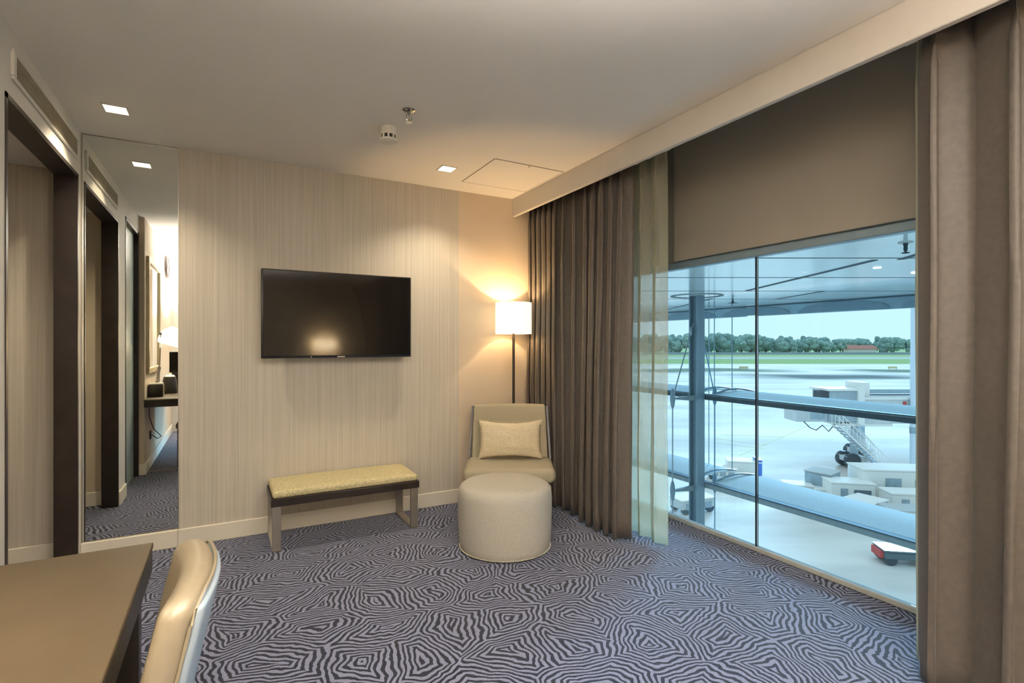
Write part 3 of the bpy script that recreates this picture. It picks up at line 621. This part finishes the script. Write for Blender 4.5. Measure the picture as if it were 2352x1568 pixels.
# transoms with sunshade shelves
def transom(z, zl, lab):
    t = thing('facade_transom', lab, 'beam', (8.372, 0, z))
    b = MB().box(-.06, .06, -4, 18, -.10, -.022); b.build('beam', M[zl], t, smooth=0)
    b = MB().box(-.06, .06, -4, 18, -.008, .010); b.build('cover_cap', M['steeldark'], t, smooth=0)
    b = MB().box(-.055, .055, -4, 18, -.022, -.008); b.build('gasket_line', M['transom'], t, smooth=0)
    # curved sunshade panels either side of the column
    for (y0, y1) in ((-4, 7.10), (7.50, 18)):
        pr = []
        m_ = MB()
        for i in range(13):
            x = .066+1.22*i/12; zc = .012+.04*math.sin(math.pi*i/12)
            pr.append((x, zc))
        a_ = [(x, y0, zz) for x, zz in pr]+[(x, y0, zz-.02) for x, zz in pr[::-1]]
        m_.prism(a_, (0, y1-y0, 0)); m_.build('sunshade', M['shelf'], t, smooth=40)
    for y in (7.08, 7.52):
        q = MB().tube([(.09+1.2*i/12, y, .012+.08*math.sin(math.pi*i/12)) for i in range(13)], .02, 8); q.build('end_rib', M['steel'], t)
transom(.30, 'steeldark', 'upper dark horizontal facade beam with curved sunshade')
transom(-1.44, 'transom', 'lower grey horizontal facade beam with curved sunshade')
struct(MB().box(8.4335, 8.4355, -4, 18, -8.6, CZ-.03).build('terminal_glazing', M['facglass'], smooth=0), 'clear glazing of the terminal facade')
for (x, y, z0, z1) in ((9.50, 7.49, -1.40, CZ), (9.5, 7.95, -1.40, CZ), (9.5, 8.1, -1.40, CZ)):
    tag(MB().cyl((x, y, z0), (x, y, z1-.001), .010, n=8).build('hanger_rod', M['cable']), {7.49: 'thin hanger rod outside the facade, rightmost of the three beside the steel column', 7.95: 'thin hanger rod outside the facade, middle of the three beside the steel column', 8.1: 'thin hanger rod outside the facade, closest in view to the steel column'}[y], 'rod')
# ------------------------------------------------------------------ trees
rt = random.Random(5)
protos = []
def tree_crown(seed, mm):
    b = MB(); rr = random.Random(seed)
    for k in range(16):
        c = Vector((rr.uniform(-5, 5), rr.uniform(-3, 3), rr.uniform(2.5, 15.5))); r = rr.uniform(1.9, 3.8)
        bmesh.ops.create_icosphere(b.bm, subdivisions=2, radius=r, matrix=Matrix.Translation(c))
    b.map(lambda c: c+c.normalized()*1.8*noise.noise(c*.45+Vector((seed, 0, 0))))
    return b
base_trees = []
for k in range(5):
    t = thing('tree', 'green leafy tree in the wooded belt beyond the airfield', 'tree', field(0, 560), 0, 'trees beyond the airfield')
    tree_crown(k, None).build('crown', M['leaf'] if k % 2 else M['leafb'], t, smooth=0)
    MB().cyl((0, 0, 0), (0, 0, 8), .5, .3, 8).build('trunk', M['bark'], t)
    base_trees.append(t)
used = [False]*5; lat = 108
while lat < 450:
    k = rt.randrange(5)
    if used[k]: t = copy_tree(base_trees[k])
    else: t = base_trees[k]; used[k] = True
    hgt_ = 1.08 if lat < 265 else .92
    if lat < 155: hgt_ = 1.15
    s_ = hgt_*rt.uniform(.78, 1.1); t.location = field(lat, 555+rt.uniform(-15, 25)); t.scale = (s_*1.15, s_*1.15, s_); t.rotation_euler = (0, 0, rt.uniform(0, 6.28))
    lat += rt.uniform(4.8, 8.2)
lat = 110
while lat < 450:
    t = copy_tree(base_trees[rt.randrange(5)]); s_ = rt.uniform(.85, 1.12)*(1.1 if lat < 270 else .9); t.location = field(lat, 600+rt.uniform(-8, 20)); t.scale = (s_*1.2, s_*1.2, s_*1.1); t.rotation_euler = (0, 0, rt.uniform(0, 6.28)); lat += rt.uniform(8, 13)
# far buildings & fence
t = thing('far_building', 'low pink building with red roof in front of the distant trees', 'building', field(348, 520), -YAW)
MB().box(-14, 14, -4, 4, 0, 5).build('wall', M['cream'], t, smooth=0); MB().prism([(-15.5, -5, 5), (15.5, -5, 5), (13, 0, 9), (-13, 0, 9)], (0, .3, 0)).prism([(-15.5, -5, 5), (15.5, -5, 5), (15.5, 5, 5), (-15.5, 5, 5)], (0, 0, .4)).build('roof', M['roof'], t, smooth=0)
t = thing('far_building', 'long low pale building at the far right of the distant tree line', 'building', field(412, 515), -YAW)
MB().box(-16, 22, -3, 3, 0, 4).build('wall', M['cream'], t, smooth=0); MB().box(-17, 23, -4, 4, 4, 5).build('roof', M['gsegrey'], t, smooth=0)
tag(MB().box(-150, 180, -.2, .2, 0, 2.2).build('perimeter_fence', M['gsegrey'], smooth=0), 'long grey perimeter fence running in front of the distant trees', 'fence')
bpy.data.objects['perimeter_fence'].location = field(240, 500); bpy.data.objects['perimeter_fence'].rotation_euler = (0, 0, -YAW)
# taxiway signs
for (u, v_, lb) in ((1708, 848, 'small yellow taxiway sign on the left grass verge'), (2050, 848, 'long yellow taxiway sign on the right grass verge')):
    dep = 11940/(v_-790); t = thing('taxiway_sign', lb, 'sign', field(lu(u, dep), dep), -YAW)
    MB().box(-1.8, 1.8, -.1, .1, .3, 1.2).build('sign_board', M['yellow'], t, smooth=0); MB().box(-1.6, -1.5, -.05, .05, 0, .3).box(1.5, 1.6, -.05, .05, 0, .3).build('post', M['tyre'], t, smooth=0)
# yellow lines
def gline(u0, v0, u1, v1, w, lb):
    d0 = 11940/(v0-790); d1 = 11940/(v1-790); p = field(lu(u0, d0), d0, GZ+.004); q = field(lu(u1, d1), d1, GZ+.004)
    n_ = (q-p).normalized().cross(Vector((0, 0, 1)))*w/2; o = MB().prism([p-n_, q-n_, q+n_, p+n_], (0, 0, .01)).build('ground_marking', M['yellow'], smooth=0); o['kind'] = 'structure'; o['label'] = lb
gline(1640, 1006, 1760, 1022, .14, 'thin yellow painted line on the apron'); gline(1640, 1016, 1755, 1030, .14, 'second thin yellow painted line on the apron'); gline(1700, 1045, 1868, 972, .10, 'yellow lead-in line running to the bridge'); gline(1655, 998, 1800, 1003, .12, 'faint yellow cross line on the apron')
# mast
t = thing('light_mast', 'tall pale floodlight mast rising from the apron at the right', 'mast', field(lu(2098, 41.4), 41.4))
MB().cyl((0, 0, 0), (0, 0, 9), .25, .22, 24).build('lower_pole', M['mast'], t); MB().cyl((0, 0, 9), (0, 0, 19), .20, .16, 24).build('upper_pole', M['mast'], t); MB().cyl((0, 0, 2.9), (0, 0, 3.4), .27, n=24).build('hatch_band', M['gsegrey'], t)
MB().box(-1.2, 1.2, -.3, .3, 19, 19.6).build('floodlight_head', M['gsegrey'], t, smooth=0)
# ------------------------------------------------------------------ jet bridge
J = thing('boarding_bridge', 'pale airport boarding bridge with wheeled legs and stairs', 'boarding bridge', field(0, 43), -YAW)
MB().box(27.2, 44, -1.3, 1.3, 3.62, 5.75, bev=.05, seg=1).build('tunnel', M['bridge'], J, smooth=0)
MB().box(29.5, 44, .2, 2.6, 5.9, 6.25).build('roof_duct', M['bridgegrey'], J, smooth=0)
MB().box(27.2, 44, -1.36, -1.31, 5.55, 5.75).build('roof_rail', M['gse'], J, smooth=0)
MB().box(25.4, 28.0, -1.4, 1.0, 3.75, 6.25, bev=.06, seg=1).build('rotunda_cab', M['bridgegrey'], J, smooth=0)
MB().box(25.2, 28.4, -1.5, 1.1, 6.25, 6.42).build('cab_roof', M['gse'], J, smooth=0)
MB().box(27.6, 28.1, -1.6, -1.3, 3.6, 6.6).build('door_post', M['gse'], J, smooth=0)
MB().box(24.75, 25.4, -1.35, -.3, 5.5, 6.2).build('bumper_hood', M['tyre'], J, smooth=0)
MB().box(22.9, 25.4, -1.2, .8, 3.75, 4.75, bev=.05, seg=1).build('front_platform', M['bridge'], J, smooth=0)
MB().box(24.0, 25.2, -1.23, -1.19, 3.95, 4.6).build('platform_window', M['gsegrey'], J, smooth=0)
MB().box(28.2, 28.9, -1, 1, 5.75, 6.9).build('roof_unit', M['gse'], J, smooth=0)
MB().box(31.35, 31.6, -1.36, -1.3, 4.5, 5.4).build('red_marker', M['red'], J, smooth=0)
MB().box(31.9, 33.6, -1.34, -1.3, 4.5, 5.4).build('side_panel', M['bridgegrey'], J, smooth=0)
MB().box(26.4, 30.6, -1.2, 1.2, 3.4, 3.62).build('cross_beam', M['gse'], J, smooth=0)
for (x, y, zt) in ((27.9, -.6, 3.5), (30.6, 2.6, 3.5)):
    MB().box(x-.22, x+.22, y-.2, y+.2, .8, zt+.2).build('lift_column', M['bridgegrey'], J, smooth=0)
    MB().box(x-1.0, x+.6, y-.7, y+.7, .55, .95).build('bogie_frame', M['bridge'], J, smooth=0)
    for dy in (-.55, .55): MB().cyl((x-.5, y+dy-.2, .6), (x-.5, y+dy+.2, .6), .6, n=24).build('wheel', M['tyre'], J)
def stair(x0, z0, x1, z1, y):
    q = MB(); n = 14
    for yy in (y-.5, y+.5):
        q.cyl((x0, yy, z0), (x1, yy, z1), .07, n=6); q.cyl((x0, yy, z0+1.0), (x1, yy, z1+1.0), .035, n=6)
        for i in range(n+1):
            a_ = i/n; q.cyl((x0+(x1-x0)*a_, yy, z0+(z1-z0)*a_), (x0+(x1-x0)*a_, yy, z0+(z1-z0)*a_+1.0), .025, n=5)
    q.build('handrail', M['gse'], J)
    q = MB()
    for i in range(1, n+1):
        a_ = i/n; x = x0+(x1-x0)*a_; z = z0+(z1-z0)*a_; q.box(x-.14, x+.14, y-.5, y+.5, z-.03, z+.03)
    q.build('stair_treads', M['bridgegrey'], J, smooth=0)
stair(25.6, 3.6, 29.4, .05, -1.9); stair(28.3, 3.4, 31.2, .3, 2.2)
MB().tube([(23.4, -1.3, 3.8), (23.9, -1.3, 3.3), (24.4, -1.3, 3.1), (24.9, -1.3, 3.5), (25.4, -1.3, 3.0), (25.9, -1.3, 3.6)], .04, 6).build('hanging_cable', M['tyre'], J)
# ------------------------------------------------------------------ ground vehicles
def gbox(name, label, cat, u, v_, w, dp, h, rz=0, m='gse', kind=None):
    dep = 11940/(v_-790); t = thing(name, label, cat, field(lu(u, dep), dep), -YAW+R(rz))
    lift = .0 if kind == 'crate' else .28
    MB().box(-w/2, w/2, -dp/2, dp/2, lift, h, bev=.05, seg=1).build('body', M[m], t, smooth=0)
    MB().box(-w/2-.04, w/2+.04, -dp/2-.04, dp/2+.04, h, h+.08).build('roof', M['gseglass'] if kind == 'dark' else M['gse'] if kind != 'crate' else M['shelf'], t, smooth=0)
    if kind != 'crate':
        for sx in (-1, 1):
            for sy in (-1, 1): MB().cyl((sx*w*.36, sy*(dp/2-.12)-.1, .28), (sx*w*.36, sy*(dp/2-.12)+.1, .28), .28, n=16).build('wheel', M['tyre'], t)
    if kind in ('win', 'van'):
        MB().box(-w*.28, -w*.12, -dp/2-.03, -dp/2+.01, h*.40, h*.78).build('door_panel', M['gsegrey'], t, smooth=0)
        MB().box(w*.02, w*.40, -dp/2-.03, -dp/2+.01, h*.52, h*.74).build('side_window', M['gseglass'], t, smooth=0)
    if kind == 'slots':
        for k in (-1, 0, 1): MB().box(k*w*.28-w*.1, k*w*.28+w*.1, -dp/2-.03, -dp/2+.01, h*.35, h*.8).build('side_panel', M['gsegrey'], t, smooth=0)
    if kind == 'blue': MB().box(w/2-.3, w/2+.05, -dp/2-.03, dp/2+.03, .3, h+.25).build('end_panel', M['blue'], t, smooth=0)
    return t
gbox('cargo_container', 'grey metal cargo container standing on the apron before the bridge', 'container', 1889, 1134, 1.6, 1.6, 1.5, 38, 'gsegrey', 'crate')
gbox('ground_power_unit', 'long white airport service unit with dark windows, largest of the white vehicles', 'service vehicle', 2075, 1146, 5.8, 2.0, 2.0, -7, 'gse', 'win')
gbox('service_van', 'white service van with one small dark side window beside the grey container', 'van', 1948, 1152, 2.5, 1.5, 1.3, -12, 'gse', 'van')
gbox('baggage_cart', 'flat topped pale cart with dark grey side just above the lower sunshade', 'cart', 1985, 1188, 2.0, 1.6, 1.0, 30, 'gsegrey', 'slots')
gbox('baggage_cart', 'low white cart left of the grey container', 'cart', 1830, 1135, 1.7, 1.2, .7, -18, 'gse', None)
gbox('baggage_cart', 'small white wedge of a cart between the low cart and the van', 'cart', 1884, 1142, .9, 1.2, .6, -18, 'gse', None)
gbox('service_trailer', 'white trailer right of the dark sided cart at the curtain edge', 'trailer', 2085, 1174, 2.5, 1.4, 1.15, -8, 'gse', 'van')
gbox('cargo_container', 'white container at the curtain edge just above the lower sunshade', 'container', 2092, 1215, 2.6, 1.3, 1.1, -8, 'gse', 'crate')
gbox('baggage_tug', 'white baggage vehicle with a bright blue end panel', 'vehicle', 1706, 1094, 2.3, 1.4, 1.2, -14, 'gse', 'blue')
gbox('baggage_cart', 'white topped cart immediately left of the blue ended vehicle', 'cart', 1660, 1098, 2.0, 1.3, .8, -20, 'gse', 'slots')
gbox('service_trailer', 'pale equipment trailer low behind the steel column', 'trailer', 1590, 1172, 2.4, 1.2, .8, 20, 'bridge', 'slots')
t = gbox('towing_tractor', 'dark grey tractor with a red nose at the bottom right below the beams', 'tractor', 2072, 1292, 1.9, 1.0, .62, -10, 'gseglass', 'dark')
MB().box(-1.1, -.94, -.4, .4, .3, .62).build('red_nose', M['red'], t, smooth=0)
# parked fitting on the mast base
# ------------------------------------------------------------------ light
w = bpy.data.worlds.new('sky'); C.world = w; w.use_nodes = True; nt = w.node_tree; bg = nt.nodes['Background']
tc = nt.nodes.new('ShaderNodeTexCoord'); sp = nt.nodes.new('ShaderNodeSeparateXYZ'); nt.links.new(tc.outputs['Generated'], sp.inputs[0])
r = nt.nodes.new('ShaderNodeValToRGB'); r.color_ramp.elements[0].position = 0; r.color_ramp.elements[0].color = (.78, .94, 1, 1); r.color_ramp.elements[1].position = .6; r.color_ramp.elements[1].color = (.78, .92, 1, 1)
nt.links.new(sp.outputs[2], r.inputs['Fac']); nt.links.new(r.outputs['Color'], bg.inputs[0]); bg.inputs[1].default_value = 1.25
sl = bpy.data.lights.new('hazy_sun', 'SUN'); sl.energy = 17; sl.angle = R(14); sl.color = (.42, .72, 1)
so = bpy.data.objects.new('hazy_sun', sl); COL.objects.link(so); so.rotation_euler = Vector((-1, -.55, -.20)).to_track_quat('-Z', 'Y').to_euler()
# ------------------------------------------------------------------ camera
cd = bpy.data.cameras.new('camera'); cam = bpy.data.objects.new('camera', cd); COL.objects.link(cam)
cam.location = (0, 0, CAMZ); cam.rotation_euler = (R(90), 0, -YAW); cd.sensor_width = 36; cd.lens = 36*1194/2352; cd.shift_y = 6/2352; cd.clip_end = 5000; cd.clip_start = .02
C.camera = cam
vs = C.view_settings; vs.view_transform = 'Standard'; vs.look = 'None'; vs.exposure = 0; vs.gamma = 1; vs.use_curve_mapping = False
